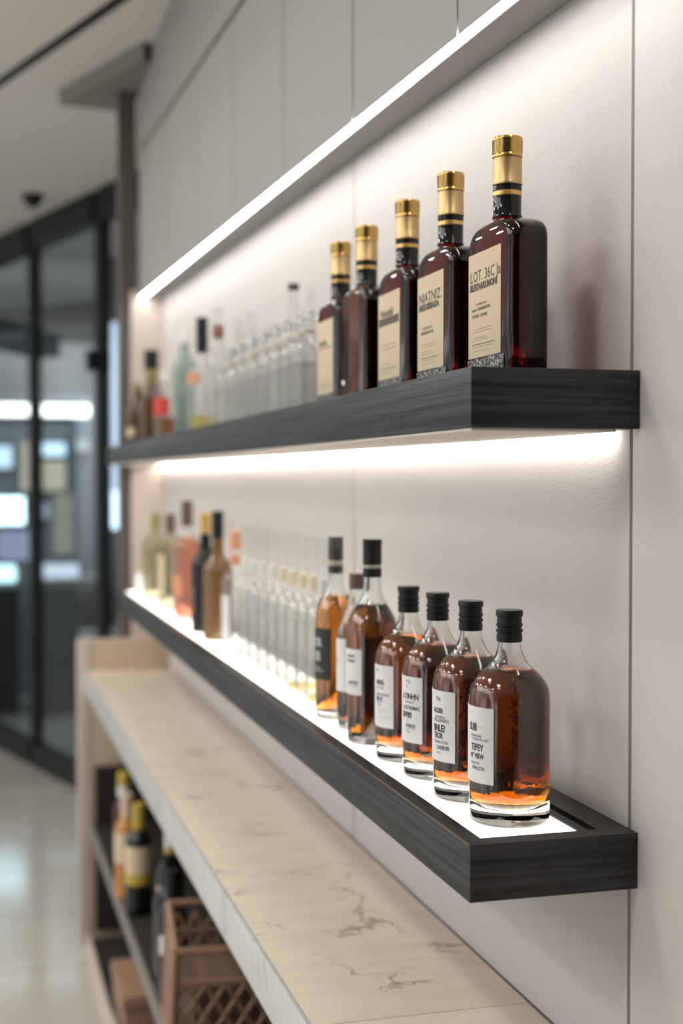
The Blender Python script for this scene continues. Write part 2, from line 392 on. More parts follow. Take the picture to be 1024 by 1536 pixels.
# glass partition: posts, head, sill and panes, standing on a slanting line
PA = Vector((.222, 8.93, 0)); PD = Vector((.49, -1.67, 0)).normalized(); PN = Vector((-PD.y, PD.x, 0))
def pt(s, off, z): return tuple(PA + PD*s + PN*off + Vector((0, 0, z)))
def pbox(bm, s0, s1, o0, o1, z0, z1):
    hexa(bm, [pt(s0, o0, z0), pt(s1, o0, z0), pt(s1, o1, z0), pt(s0, o1, z0), pt(s0, o0, z1), pt(s1, o0, z1), pt(s1, o1, z1), pt(s0, o1, z1)])
M['pane'] = thin('partition_glass', (0.80, 0.84, 0.86), 1.5, 0.0)
posts = [-2.1, -.75, .66, 1.72, 2.55]
for i in range(len(posts)-1):
    wn = thing('window_%d' % (i+1), 'x', 'x'); del wn['label']; del wn['category']; wn['kind'] = 'structure'
    s0, s1 = posts[i], posts[i+1]
    bm = bmesh.new()
    pbox(bm, s0-.05, s0+.05, -.026, .026, 0, CEIL)
    pbox(bm, s0+.05, s1-.05, -.04, .04, CEIL-.17, CEIL); pbox(bm, s0+.05, s1-.05, -.04, .04, 0, .13)
    if i == len(posts)-2: pbox(bm, s1-.05, s1+.05, -.026, .026, 0, CEIL)
    obj('window_frame', bm, M['black'], wn, smooth=False)
    bm = bmesh.new(); pbox(bm, s0+.05, s1-.05, -.006, .006, .13, CEIL-.17); obj('pane', bm, M['pane'], wn, smooth=False)
bm = bmesh.new(); pbox(bm, 1.655, 1.70, -.07, -.026, 2.27, 2.38)
hd = obj('door_handle', bm, M['black']); hd.parent = bpy.data.objects['window_3']

# store behind the glass
M['backwall'] = plain('store_back_wall', (0.36, 0.40, 0.42), 0.7)
M['beam'] = plain('store_beam', (0.07, 0.08, 0.09), 0.6)
M['storedark'] = plain('store_dark', (0.035, 0.035, 0.033), 0.4)
bm = bmesh.new(); box(bm, -2, 4.5, 12.6, 12.8, 0, CEIL); struct('wall_back', bm, M['backwall'])
bm = bmesh.new(); box(bm, 2.6, 2.7, 5.3, 12.6, 0, CEIL); struct('wall_store_side', bm, M['backwall'])
bm = bmesh.new(); hexa(bm, [(-.6, 9.4, 2.56), (1.6, 9.4, 2.86), (1.6, 9.7, 2.86), (-.6, 9.7, 2.56), (-.6, 9.4, 2.72), (1.6, 9.4, 3.02), (1.6, 9.7, 3.02), (-.6, 9.7, 2.72)])
struct('trim_4', bm, M['beam'])
def glow_box(name, x0, x1, y, z0, z1, col, s, label, cat, dpt=.05, frame=True):
    if not frame:
        bm = bmesh.new(); box(bm, x0, x1, y, y+dpt, z0, z1, .008)
        return tag(obj(name, bm, emit(name, col, s)), label, cat)
    t = thing(name, label, cat, ((x0+x1)/2, y, z0))
    cx = (x0+x1)/2
    bm = bmesh.new(); box(bm, x0-cx-.012, x1-cx+.012, .006, dpt, -.012, z1-z0+.012, .004); obj('housing', bm, M['black'], t)
    bm = bmesh.new(); box(bm, x0-cx, x1-cx, 0, .006, 0, z1-z0); obj('screen', bm, emit(name + '_face', col, s), t, smooth=False)
    return t
glow_box('linear_light', -.9, .96, 11.0, 2.20, 2.29, (1.0, 0.97, 0.88), 7.0, 'long warm white light bar hanging behind the glass partition', 'light')
glow_box('display_screen', .12, .45, 11.0, 1.35, 1.56, (0.66, 0.93, 1.0), 7.0, 'bright cyan white screen behind the left pane of the partition', 'screen')
glow_box('display_screen', .05, .36, 11.0, 1.79, 1.96, (0.62, 0.85, 1.0), 2.2, 'pale blue screen above the bright cyan one, at the left photo edge', 'screen')
glow_box('display_screen', .575, .77, 11.0, 1.885, 1.99, (0.60, 0.82, 1.0), 2.6, 'pale blue screen beneath the light bar, right of the black mullion', 'screen')
glow_box('display_screen', .84, .95, 10.84, 1.92, 2.02, (0.62, 0.76, 0.78), 1.0, 'small dim grey blue screen beneath the right end of the light bar', 'screen')
glow_box('display_screen', .24, .49, 11.0, 1.06, 1.30, (0.42, 0.46, 0.66), 1.1, 'lavender screen under the bright cyan screen', 'screen')
glow_box('display_screen', .575, .645, 11.0, 1.39, 1.51, (0.50, 0.60, 0.78), 1.0, 'tiny lavender screen right of the black mullion', 'screen')
M['beigeboard'] = emit('beige_board', (0.52, 0.49, 0.36), 1.5)
M['beigeboard2'] = emit('beige_board_dim', (0.32, 0.31, 0.24), 1.2)
def lit_board(x0, x1, y, z0, z1, mat, label):
    cx = (x0+x1)/2; t = thing('backlit_board', label, 'sign', (cx, y, z0))
    bm = bmesh.new(); box(bm, x0-cx, x1-cx, .005, .05, 0, z1-z0, .004); obj('housing', bm, M['storedark'], t)
    bm = bmesh.new(); box(bm, x0-cx+.004, x1-cx-.004, 0, .005, .004, z1-z0-.004); obj('face', bm, mat, t, smooth=False)
lit_board(.42, .50, 11.0, 1.60, 2.0, M['beigeboard'], 'narrow upright beige backlit board left of the black mullion')
lit_board(.575, .775, 11.0, 1.61, 1.85, M['beigeboard'], 'wide beige backlit board right of the black mullion')
lit_board(.67, .83, 11.0, 1.10, 1.59, M['beigeboard2'], 'dim olive backlit board under the wide beige one')
M['bluecol'] = plain('blue_grey_column', (0.20, 0.27, 0.30), 0.5)
bm = bmesh.new(); box(bm, .83, .96, 10.9, 11.04, 0, 2.19, .01); tag(obj('store_column', bm, M['bluecol']), 'pale blue grey column right of the beige boards behind the glass', 'column')
t = thing('light_column', 'tall pale blue lit panel seen between the last black post and the shelf wall', 'lightbox', (1.005, 9.5, 0))
bm = bmesh.new(); box(bm, -.075, .14, .01, .12, 0, CEIL); obj('housing', bm, M['storedark'], t, smooth=False)
bm = bmesh.new(); box(bm, -.06, .10, 0, .01, 1.62, 2.85); obj('upper_face', bm, emit('blue_panel', (0.50, 0.62, 0.80), 2.2), t, smooth=False)
bm = bmesh.new(); box(bm, -.06, .10, 0, .01, 1.36, 1.62); obj('lower_face', bm, emit('blue_panel_bright', (0.62, 0.84, 1.0), 4.0), t, smooth=False)
bm = bmesh.new(); box(bm, -2, .985, 11.05, 11.10, 0, 2.36); struct('wall_store_display', bm, M['backwall'])
# counters in the store
t = thing('store_counter', 'dark counter with a glowing white top edge behind the glass partition', 'counter', (.65, 10.0, 0))
bm = bmesh.new(); box(bm, -.16, .30, 0, .5, 0, .93); obj('body', bm, M['storedark'], t, smooth=False)
bm = bmesh.new(); box(bm, -.17, .31, -.02, .5, .93, .985); obj('top', bm, M['capband'], t, smooth=False)
bm = bmesh.new(); box(bm, -.13, .14, -.03, .10, .99, 1.09, .02); obj('light', bm, emit('counter_glow', (0.72, 0.85, 0.95), 1.5), t)
t = thing('store_counter', 'dark counter with a bright cyan light at the left photo edge', 'counter', (.08, 10.0, 0))
bm = bmesh.new(); box(bm, -.9, .29, 0, .5, 0, .93); obj('body', bm, M['storedark'], t, smooth=False)
bm = bmesh.new(); box(bm, -.3, .27, -.03, .10, .97, 1.085, .02); obj('light', bm, emit('counter_glow2', (0.62, 0.95, 1.0), 3.5), t)
# dome camera
t = thing('ceiling_camera', 'small dark dome fitting on the ceiling', 'camera', (.36, 7.5, CEIL))
bm = bmesh.new(); lathe(bm, [(0, 0), (.055, 0), (.055, -.03), (.048, -.035), (0, -.035)], 24); obj('housing', bm, M['black'], t)
bm = bmesh.new(); lathe(bm, [(.042, -.033), (.040, -.05), (.03, -.065), (.015, -.073), (0, -.075)], 24); obj('dome', bm, M['darkbottle'], t)

# ---------------------------------------------------------------- wall cabinets above the niche
ys = [-.95, -.40, .13, .66, 1.20, 1.735, 2.246, 2.77, 3.315, 3.887, 4.45, 5.20]
XF = .64
zb = lambda y: 2.29 + .0270*(y-1.6)
zt = lambda y: 2.83 + .050*(y-3.2)
ords = ['', '', '', 'nearest wall cabinet, cut off by the top edge of the photo', 'second nearest wall cabinet, above the gold capped bottles', 'wall cabinet third from the near end', 'fourth wall cabinet from the near end', 'fifth wall cabinet from the near end', 'sixth wall cabinet from the near end', 'wall cabinet next to the farthest one', 'farthest wall cabinet, beside the taupe post']
def slab(bm, x0, x1, y0, y1, fb, ft):
    hexa(bm, [(x0, y0, fb(y0)), (x1, y0, fb(y0)), (x1, y1, fb(y1)), (x0, y1, fb(y1)), (x0, y0, ft(y0)), (x1, y0, ft(y0)), (x1, y1, ft(y1)), (x0, y1, ft(y1))])
for i in range(3, len(ys)-1):
    y0, y1 = ys[i], ys[i+1]
    t = thing('wall_cabinet', 'flat grey handleless ' + ords[i], 'cabinet', (0, 0, 0), 'grey wall cabinets above the light strip')
    bm = bmesh.new(); slab(bm, XF+.0215, .722, y0+.0001, y1-.0001, zb, lambda y: zt(y)-.006); obj('body', bm, M['cabinet'], t, smooth=False)
    bm = bmesh.new(); slab(bm, XF, XF+.0008, y0+.003, y1-.003, lambda y: zb(y), lambda y: zt(y)-.008); slab(bm, XF+.0008, XF+.018, y0+.003, y1-.003, lambda y: zb(y)+.004, lambda y: zt(y)-.008); obj('door', bm, M['cabinet'], t, smooth=False)
bm = bmesh.new(); slab(bm, XF, .722, ys[3], ys[-1], lambda y: zt(y)+.008, lambda y: CEIL); struct('trim_5', bm, M['cabinet'])
bm = bmesh.new(); slab(bm, XF+.012, .722, ys[3], ys[-1], lambda y: zt(y)-.006, lambda y: zt(y)+.008); struct('trim_6', bm, M['gap'])
# LED strip in the front lower edge of the cabinets
t = thing('light_strip', 'glowing white strip running along the bottom edge of the grey wall cabinets', 'light strip')
bm = bmesh.new(); slab(bm, XF+.001, XF+.019, 1.2, 5.16, lambda y: zb(y)+.0002, lambda y: zb(y)+.003); obj('diffuser', bm, M['led'], t, smooth=False)
bm = bmesh.new(); slab(bm, XF+.0192, XF+.021, 1.2, 5.16, lambda y: zb(y)-.0008, lambda y: zb(y)+.003); obj('profile', bm, M['underpanel'], t, smooth=False)

# ---------------------------------------------------------------- shelves
ZT = 1.821; ZL = 1.305
t = thing('floating_shelf', 'upper charcoal wood shelf carrying the dark gold capped bottles, lit underneath', 'shelf', (.623, 1.374, ZT))
bm = bmesh.new(); box(bm, -.1, .0995, 0, 3.87, -.065, 0, .0012); obj('board', bm, M['wood'], t)
bm = bmesh.new(); box(bm, -.0965, .075, .008, 3.86, -.0685, -.0652, .0008); obj('underside_panel', bm, M['underpanel'], t)['label'] = 'cream underside panel'
bm = bmesh.new(); box(bm, .079, .093, .05, 3.78, -.0692, -.0652); obj('light_strip', bm, M['led_under'], t, smooth=False)['label'] = 'glowing white strip under the shelf'
t = thing('floating_shelf', 'lower charcoal wood shelf with a glowing white top panel under the amber bottles', 'shelf', (.623, 1.374, ZL))
bm = bmesh.new()
L = 3.50
box(bm, -.1, .0995, 0, L, -.063, -.012, 0.001)
box(bm, -.1, -.0775, 0, L, -.012, 0, 0.0008)
box(bm, -.0775, .0995, 0, .026, -.012, 0)
box(bm, .039, .052, .026, L, -.012, 0); box(bm, .063, .0995, .026, L, -.012, 0)
box(bm, -.0775, .039, L-.03, L, -.012, 0); 
obj('frame', bm, M['wood'], t)
bm = bmesh.new(); box(bm, -.0773, .0388, .0263, L-.031, -.0118, -.0012, .0004); obj('light_panel', bm, M['panel'], t, smooth=False)['label'] = 'glowing white panel set in the shelf top'
bm = bmesh.new(); box(bm, -.1004, -.0992, 0.001, L, -.0012, .0006); obj('edge_glow_line', bm, plain('edge_glow_tint', (0.22, 0.15, 0.08), 0.3, metal=0.8), t)['label'] = 'thin warm line coloured as glow along the front edge'  # added strip; its warm colour stands in for glow on the rim

# ---------------------------------------------------------------- stone counter and its base
t = thing('counter', 'long narrow cream marble counter with a grey marble edge along the wall', 'counter', (.42, 1.672, 1.003))
bm = bmesh.new(); box(bm, .004, .2995, .0008, 3.34, -.078, 0, .0012); obj('stone_top', bm, M['marble'], t)
bm = bmesh.new(); box(bm, .004, .2995, -1.9, -.0008, -.078, 0, .0012); obj('stone_top', bm, M['marble'], t)
bm = bmesh.new(); box(bm, -.003, .0045, -1.9, 3.34, -.078, -.0005, .0008); obj('edge_band', bm, M['marble_edge'], t)['label'] = 'grey veined marble front edge'
bm = bmesh.new(); box(bm, .2996, .3028, -1.9, 3.34, -.02, .0006); obj('joint', bm, plain('joint_filler', (0.13, 0.11, 0.095), 0.7), t, smooth=False)['label'] = 'dark joint against the wall'
t = thing('back_bar_base', 'open shelving unit under the marble counter with pale end post', 'cabinet', (.42, 3.0, 0))
bm = bmesh.new(); box(bm, -.028, .022, 2.012, 2.07, 0, 1.115, .004); obj('end_post', bm, M['pink'], t)
bm = bmesh.new(); box(bm, .0225, .303, 2.015, 2.065, 0, 1.115, .003); obj('end_panel', bm, M['tan'], t)['label'] = 'tan end panel rising above the counter'
bm = bmesh.new(); box(bm, .03, .295, 1.99, 2.012, .06, .655); obj('side_liner', bm, M['inside'], t, smooth=False)
bm = bmesh.new(); box(bm, .285, .3, -3.2, 1.99, .06, .922); obj('back_panel', bm, M['inside'], t, smooth=False)
bm = bmesh.new(); box(bm, .02, .285, -3.2, 1.99, .425, .447); obj('shelf', bm, M['inside'], t, smooth=False)
bm = bmesh.new(); box(bm, .008, .020, -3.2, 1.99, .415, .455, .001); obj('shelf_edge', bm, M['greyedge'], t)
bm = bmesh.new(); box(bm, .01, .285, -3.2, 1.99, .0, .03); obj('bottom_board', bm, M['inside'], t, smooth=False)
bm = bmesh.new(); box(bm, -.004, .01, -3.2, 1.99, .0, .045, .001); obj('plinth', bm, M['pink'], t)

# ---------------------------------------------------------------- bottles
def interp(prof, level):
    out = []
    for (r0, z0), (r1, z1) in zip(prof, prof[1:]):
        out.append((r0, z0))
        if z0 < level <= z1:
            k = (level-z0)/(z1-z0); out.append((r0+(r1-r0)*k, level)); return out
    return prof
def arc_label(bm, R, a0, a1, z0, z1, th=.0004, n=24):
    # azimuth 0 faces -y (the camera end), 90 degrees faces -x (the room)
    pos = lambda a, r, z: (-math.sin(a)*r, -math.cos(a)*r, z)
    O = []
    for k in range(n+1):
        a = a0+(a1-a0)*k/n
        O.append([bm.verts.new(pos(a, R, z0)), bm.verts.new(pos(a, R+th, z0)), bm.verts.new(pos(a, R+th, z1)), bm.verts.new(pos(a, R, z1))])
    for p, q in zip(O, O[1:]):
        for i in range(4): bm.faces.new((p[i], q[i], q[(i+1) % 4], p[(i+1) % 4]))
    bm.faces.new(O[0]); bm.faces.new(O[-1][::-1])
CAPPROF = [(0, .208), (.0143, .208), (.0149, .209), (.0149, .2165), (.0141, .217), (.0141, .2188), (.0157, .2196), (.0157, .2220), (.0142, .2228),
           (.0142, .2258), (.0155, .2266), (.0155, .2288), (.0143, .2296), (.0143, .2370), (.0157, .2385), (.0157, .2436), (.0150, .2450), (0, .2452)]
AMB = [(0, .0015), (.036, .0015), (.040, 0), (.044, .0004), (.0466, .003), (.047, .006), (.047, .02), (.047, .06), (.047, .10), (.047, .138)] + \
      smooth_prof([(.047, .138), (.0464, .149), (.0440, .158), (.0385, .1668), (.032, .1735), (.0255, .179), (.0200, .1855), (.0162, .193), (.0140, .200), (.0129, .206)], 3)[1:] + [(.0126, .212), (.0126, .226)]
AMB_IN = [(0, .017), (.026, .0175), (.034, .0205), (.0395, .0265), (.0424, .034), (.0432, .045), (.0432, .10), (.0432, .137)] + \
      smooth_prof([(.0432, .137), (.0426, .1475), (.0402, .1555), (.0350, .1635), (.0288, .170), (.0225, .1755), (.0170, .182), (.0132, .190), (.0112, .198), (.0101, .206)], 3)[1:] + [(.0098, .226)]
def amber_bottle(loc, label, lines, rules, liqmat, rz=0.0):
    t = thing('whisky_bottle', label, 'bottle', loc, 'amber bottles with black ribbed caps', rz)
    bm = bmesh.new(); lathe(bm, AMB + AMB_IN[::-1], 72); obj('glass', bm, M['glass'], t, angle=50)
    liq = interp([(r + (.0004 if r > 0 else 0), z - .0003) for r, z in AMB_IN], .1745)
    bm = bmesh.new(); lathe(bm, liq + [(0, liq[-1][1])], 72); obj('liquid', bm, liqmat, t, angle=50)
    bm = bmesh.new(); lathe(bm, CAPPROF, 48); obj('cap', bm, M['cap'], t)
    a0, a1 = math.radians(44), math.radians(126)
    bm = bmesh.new(); arc_label(bm, .0472, a0, a1, .049, .136); lb = obj('paper_label', bm, M['paper'], t)
    R = .0472+.0007
    mapf = lambda u, v: (-math.sin(math.radians(98)-u/R)*R, -math.cos(math.radians(98)-u/R)*R, v)
    bm = letter_bm(lines, mapf); rule_quads(bm, rules, mapf)
    obj('lettering', bm, M['ink'], lb, smooth=False)
    return t
LW = .0472
L1 = [('~,', .009, .128, .005, 0, 1), ('SUIB', .006, .1085, .0125, .0003, .62), ('AN BARRARE', .009, .1015, .0042, 0, .8), ('STORAS PL ANT', .012, .0975, .0042, 0, .9), ('TEPEY', .010, .0860, .0110, .0003, .72),
      ('N° VIEW', .008, .0770, .0085, .0002, .75), ('(RESERVED)', .009, .0705, .0036, 0, .9), ('FINELION', .012, .0640, .0062, 0, .8)]
L2 = [('~~', .005, .131, .005, 0, 1), ('77N', .012, .1235, .007, 0, .8), ('AGSIIB', .006, .1085, .0090, .0002, .78), ('PURAREBALE', .010, .1025, .0040, 0, .9), ('(PALLEMABIO)', .007, .0975, .0062, 0, .75), ('BNLE?', .007, .0860, .0120, .0004, .74),
      ('TBOR', .007, .0775, .0095, .0003, .80), ('STRENGTHTN', .007, .0710, .0055, 0, .8), ('C.ALBUSE', .014, .0640, .0068, .0001, .8), ('limil, r', .015, .0585, .0035, 0, 1)]
L3 = [('TTE', .014, .127, .0055, 0, 1.2), ('E', .017, .121, .0055, 0, 1), ('A.TINHN', .006, .1065, .0105, .0003, .8), ('TMAR BE ST', .012, .1010, .0040, 0, 1), ('A LESTREMAC', .006, .0925, .0072, .0001, .8), ('I0V80', .006, .0815, .0115, .0003, .80),
      ('%', .018, .0770, .0040, 0, 1), ('SHERID', .015, .0690, .0068, .0001, .9), ('loosirs', .016, .0620, .0036, 0, 1)]
L4 = [('fine', .008, .127, .0050, .0001, 1), ('NINE-', .008, .1085, .0100, .0002, .85), ('ART TLONE', .008, .1030, .0042, 0, .9), ('BHUNCHON', .009, .0930, .0055, 0, .9), ('P0 9', .009, .0840, .0110, .0004, .8), ('uning', .011, .0795, .0050, 0, .9)]
amber_bottle((.608, 1.471, ZL-.001), 'nearest amber whisky bottle on the lower shelf, black ribbed cap, label reading TEPEY', L1, [(.008, .030, .1135, .0002)], M['amber'])
amber_bottle((.607, 1.594, ZL-.001), 'second nearest amber bottle on the lower shelf, label with bold BNLE? TBOR', L2, [(.016, .036, .0672, .0003)], M['amber'])
amber_bottle((.608, 1.720, ZL-.001), 'third nearest amber bottle on the lower shelf, label with bold I0V80', L3, [(.016, .034, .0665, .0004)], M['amber'])
amber_bottle((.605, 1.835, ZL-.001), 'fourth nearest amber bottle on the lower shelf, label with bold P0 9', L4, [(.010, .036, .0735, .0003), (.010, .034, .0700, .0002), (.010, .042, .0640, .0002), (.010, .040, .0610, .0002)], M['amber'])

def shell(prof, wall, base):
    inner = [(0, base), (max(prof[4][0]-wall-.004, .004), base)]
    inner += [(r-wall, z) for r, z in prof if z > base+.004 and r > wall]
    return inner
def round_bottle(name, label, group, loc, prof, wall, base, gmat, liq=None, level=0, caps=(), labels=(), seg=40, thinwall=False):
    t = thing(name, label, 'bottle', loc, group)
    bm = bmesh.new()
    inn = shell(prof, wall, base)
    if thinwall: lathe(bm, prof + [(0, prof[-1][1])], seg)
    else: lathe(bm, prof + inn[::-1], seg)
    obj('glass', bm, gmat, t, angle=50)
    if liq:
        k = -.0006 if thinwall else .0004
        lp = interp([(r+(k if r > 0 else 0), z) for r, z in inn], level)
        bm = bmesh.new(); lathe(bm, lp + [(0, lp[-1][1])], seg); obj('liquid', bm, liq, t, angle=50)
    for nm, pr, mt in caps:
        bm = bmesh.new(); lathe(bm, pr, seg); obj(nm, bm, mt, t)
    for R, a0, a1, z0, z1, mt in labels:
        bm = bmesh.new(); arc_label(bm, R+.0002, math.radians(a0), math.radians(a1), z0, z1, n=16); obj('paper_label', bm, mt, t)
    return t
def cyl(r, z0, z1, bev=.0008):
    return [(0, z0), (r-bev, z0), (r, z0+bev), (r, z1-bev), (r-bev, z1), (0, z1)]

# pear shouldered bottle with tall black foil cap
P5 = [(0, .002), (.030, .002), (.034, 0), (.037, .002), (.038, .006)] + smooth_prof([(.038, .03), (.0385, .09), (.039, .155), (.0385, .172), (.0345, .187), (.028, .199), (.021, .211), (.0155, .225), (.0135, .238), (.013, .249), (.0128, .262)], 4)
t = round_bottle('whisky_bottle', 'broad shouldered amber bottle with tall black foil cap and square white label', None, (.591, 1.967, ZL-.001), P5, .003, .012, M['glass'], M['amber'], .208,
    [('cap', [(0, .249), (.0139, .249), (.0141, .262), (.0141, .2623), (0, .2623)], M['cap']), ('cap_band', cyl(.0140, .2625, .2675), M['capband']),
     ('cap_top', [(0, .268), (.0141, .268), (.0141, .276), (.0144, .277), (.0144, .279), (.0141, .280), (.0141, .294), (.0144, .295), (.0146, .305), (.0138, .306), (0, .306)], M['cap'])],
    [], 56)
bm = bmesh.new(); arc_label(bm, .0393, math.radians(40), math.radians(118), .075, .143); lb = obj('paper_label', bm, M['paper'], t)
R = .0402; mapf = lambda u, v: (-math.sin(math.radians(102)-u/R)*R, -math.cos(math.radians(102)-u/R)*R, v)
bm = letter_bm([('CALIGI', .011, .131, .0058, .0001, 1.1), ('D IVRET', .010, .1235, .0058, .0001, 1.1), ('ARRINTOSH', .017, .0925, .0045, .0001, .8)], mapf); rule_quads(bm, [(.010, .038, .0905, .0008), (.012, .034, .0865, .0003)], mapf); obj('lettering', bm, M['ink'], lb, smooth=False)
# dark bottle with a white label hidden between
PW = [(0, .002), (.026, .002), (.029, 0), (.032, .002), (.033, .006)] + smooth_prof([(.033, .03), (.033, .12), (.0325, .145), (.029, .165), (.0215, .185), (.0145, .205), (.0125, .225), (.0125, .235)], 4)
t = round_bottle('liquor_bottle', 'dark bottle with a tall white label squeezed between the golden and the broad amber bottle', None, (.60, 2.078, ZL-.001), PW, .003, .012, M['glass'], M['brown_liquid'], .15,
    [('cap', cyl(.0135, .222, .247), M['browncap'])], [], 48)
bm = bmesh.new(); arc_label(bm, .0332, math.radians(50), math.radians(150), .062, .145); lb = obj('paper_label', bm, M['paper'], t)
R = .0341; mapf = lambda u, v: (-math.sin(math.radians(120)-u/R)*R, -math.cos(math.radians(120)-u/R)*R, v)
bm = letter_bm([('FOLIA', .010, .110, .0055, .0001, 1), ('SIMON', .010, .102, .004, 0, 1)], mapf); rule_quads(bm, [(.008, .026, .0745, .0008)], mapf); obj('lettering', bm, M['ink2'], lb, smooth=False)
# golden whisky bottle with a black label
P6 = [(0, .002), (.028, .002), (.031, 0), (.0335, .002), (.034, .006)] + smooth_prof([(.034, .03), (.034, .10), (.0342, .162), (.0325, .178), (.0275, .193), (.0205, .206), (.0150, .219), (.0122, .232), (.0115, .245), (.0115, .26)], 4)
t = round_bottle('whisky_bottle', 'golden yellow whisky bottle with a black label and grey black foil neck', None, (.593, 2.185, ZL-.001), P6, .003, .012, M['glass'], M['gold_liquid'], .203,
    [('foil', [(0, .240), (.0128, .240), (.0126, .250), (.0126, .2525), (0, .2525)], M['capgrey']), ('foil_band', cyl(.0124, .253, .262), M['capband']), ('cap', [(0, .2625), (.0126, .2625), (.0126, .28), (.0129, .281), (.0129, .283), (.0126, .284), (.0126, .2995), (.012, .301), (0, .301)], M['capgrey'])], [], 56)
bm = bmesh.new(); arc_label(bm, .0343, math.radians(28), math.radians(125), .066, .151); lb = obj('paper_label', bm, M['black_paper'], t); lb['label'] = 'black label'
R = .0351; mapf = lambda u, v: (-math.sin(math.radians(112)-u/R)*R, -math.cos(math.radians(112)-u/R)*R, v)
bm = letter_bm([('CR', .012, .122, .018, .0012, .9), ('75', .013, .098, .020, .0014, .9), ('BLENDED', .011, .084, .005, .0002, .9)], mapf); rule_quads(bm, [(.009, .037, .080, .0015)], mapf); obj('lettering', bm, M['silver'], lb, smooth=False)

# row of clear long-necked bottles on the lower shelf
CL = [(0, .002), (.026, .002), (.029, 0), (.032, .002), (.033, .006)] + smooth_prof([(.033, .03), (.033, .12), (.0325, .145), (.029, .163), (.021, .178), (.0135, .190), (.0110, .202), (.0100, .25), (.0100, .285), (.0112, .288), (.0112, .292)], 3)
ORD = ['first', 'second', 'third', 'fourth', 'fifth', 'sixth', 'seventh', 'eighth', 'ninth', 'tenth']
low = [(.60, yy, 0) for yy in (2.292, 2.368, 2.445, 2.525, 2.61, 2.70, 2.795, 2.89, 2.985)]
for i, (x, y, lv) in enumerate(low):
    stm = M['white'] if i in (0, 2, 3, 4, 6) else M['capgrey']
    caps = [('stopper', [(0, .196), (.0088, .196), (.0092, .222), (0, .224)], plain('cream_stopper', (0.82, 0.74, 0.56), 0.4) if i in (1, 2, 3, 4) else M['white']), ]
    round_bottle('clear_bottle', '%s clear long necked bottle behind the golden whisky on the lower shelf' % ORD[i], 'clear long necked bottles on the lower shelf', (x, y, ZL-.001), CL, .0025, .010,
        M['thinglass'], M['yellowthin'] if i in (0, 2) else M['waterthin'], .018 if i in (0, 2) else (.14 if i % 2 else .12), caps,
        [(.0335, 40, 140, .06, .13, M['paper'])] if False else [], 32, True)
# far group on the lower shelf
def mk(r, hb, hs, rn, ht): # profile: radius, end of straight body, end of shoulder, neck radius, top
    return [(0, .002), (r*.8, .002), (r*.9, 0), (r*.98, .002), (r, .006)] + smooth_prof([(r, .03), (r, hb*.7), (r, hb), (r*.86, hb+(hs-hb)*.4), (r*.5, hb+(hs-hb)*.8), (rn*1.1, hs), (rn, hs+(ht-hs)*.3), (rn, ht)], 3)
g = 'assorted bottles at the far end of the lower shelf'
round_bottle('clear_bottle', 'copper capped clear bottle with a grey white label, beyond the clear row', g, (.60, 3.09, ZL-.001), mk(.031, .16, .20, .012, .25), .0025, .01, M['thinglass'], M['waterthin'], .15,
    [('cap', cyl(.0135, .235, .276), M['copper']), ('neck_foil', cyl(.0130, .20, .222), M['orange_lbl'])], [(.0315, 40, 140, .03, .13, M['paper'])], 32, True)
round_bottle('liquor_bottle', 'olive brown bottle with a long black neck cap on the lower shelf', g, (.60, 3.32, ZL-.001), mk(.037, .17, .215, .014, .30), .0025, .01, M['olivebrown'], None, 0, [('cap', cyl(.0145, .25, .318), M['cap'])], [], 32, True)
round_bottle('liquor_bottle', 'black bottle with a gold topped neck on the lower shelf', g, (.60, 3.50, ZL-.001), mk(.037, .17, .22, .0145, .29), .0025, .01, M['darkbottle'], None, 0, [('foil', cyl(.0155, .255, .31), M['goldband'])], [(.0375, 60, 150, .05, .12, M['olivebrown'])], 32, True)
round_bottle('rose_bottle', 'orange pink bottle with a dark neck foil on the lower shelf', g, (.60, 3.80, ZL-.001), mk(.040, .20, .25, .015, .31), .0025, .01, M['thinglass'], M['rose'], .235, [('foil', cyl(.0162, .265, .336), M['browncap'])], [(.0405, 30, 100, .07, .13, M['orange_lbl'])], 32, True)
round_bottle('liquor_bottle', 'clear bottle with brown cap and cream label near the far end of the lower shelf', g, (.60, 4.12, ZL-.001), mk(.037, .19, .23, .014, .27), .0025, .01, M['thinolive'], M['waterthin'], .17, [('cap', cyl(.0155, .235, .291), M['browncap'])], [(.0375, 40, 120, .05, .17, M['cream_paper'])], 32, True)
round_bottle('liquor_bottle', 'clear bottle with olive cap, farthest on the lower shelf', g, (.60, 4.46, ZL-.001), mk(.043, .18, .225, .014, .27), .0025, .01, M['thinolive'], M['waterthin'], .17, [('cap', cyl(.0155, .232, .284), M['olivecap'])], [(.0435, 40, 110, .08, .14, M['olivecap'])], 32, True)
t = thing('candle', 'short white candle at the far end of the lower shelf', 'candle', (.60, 4.80, ZL-.001))
bm = bmesh.new(); lathe(bm, [(0, 0), (.022, 0), (.024, .002), (.024, .066), (.0225, .069), (.0215, .066), (0, .064)], 32); obj('body', bm, M['white'], t)
bm = bmesh.new(); lathe(bm, [(0, .064), (.0008, .064), (.0008, .072), (0, .072)], 8); obj('wick', bm, M['ink'], t)

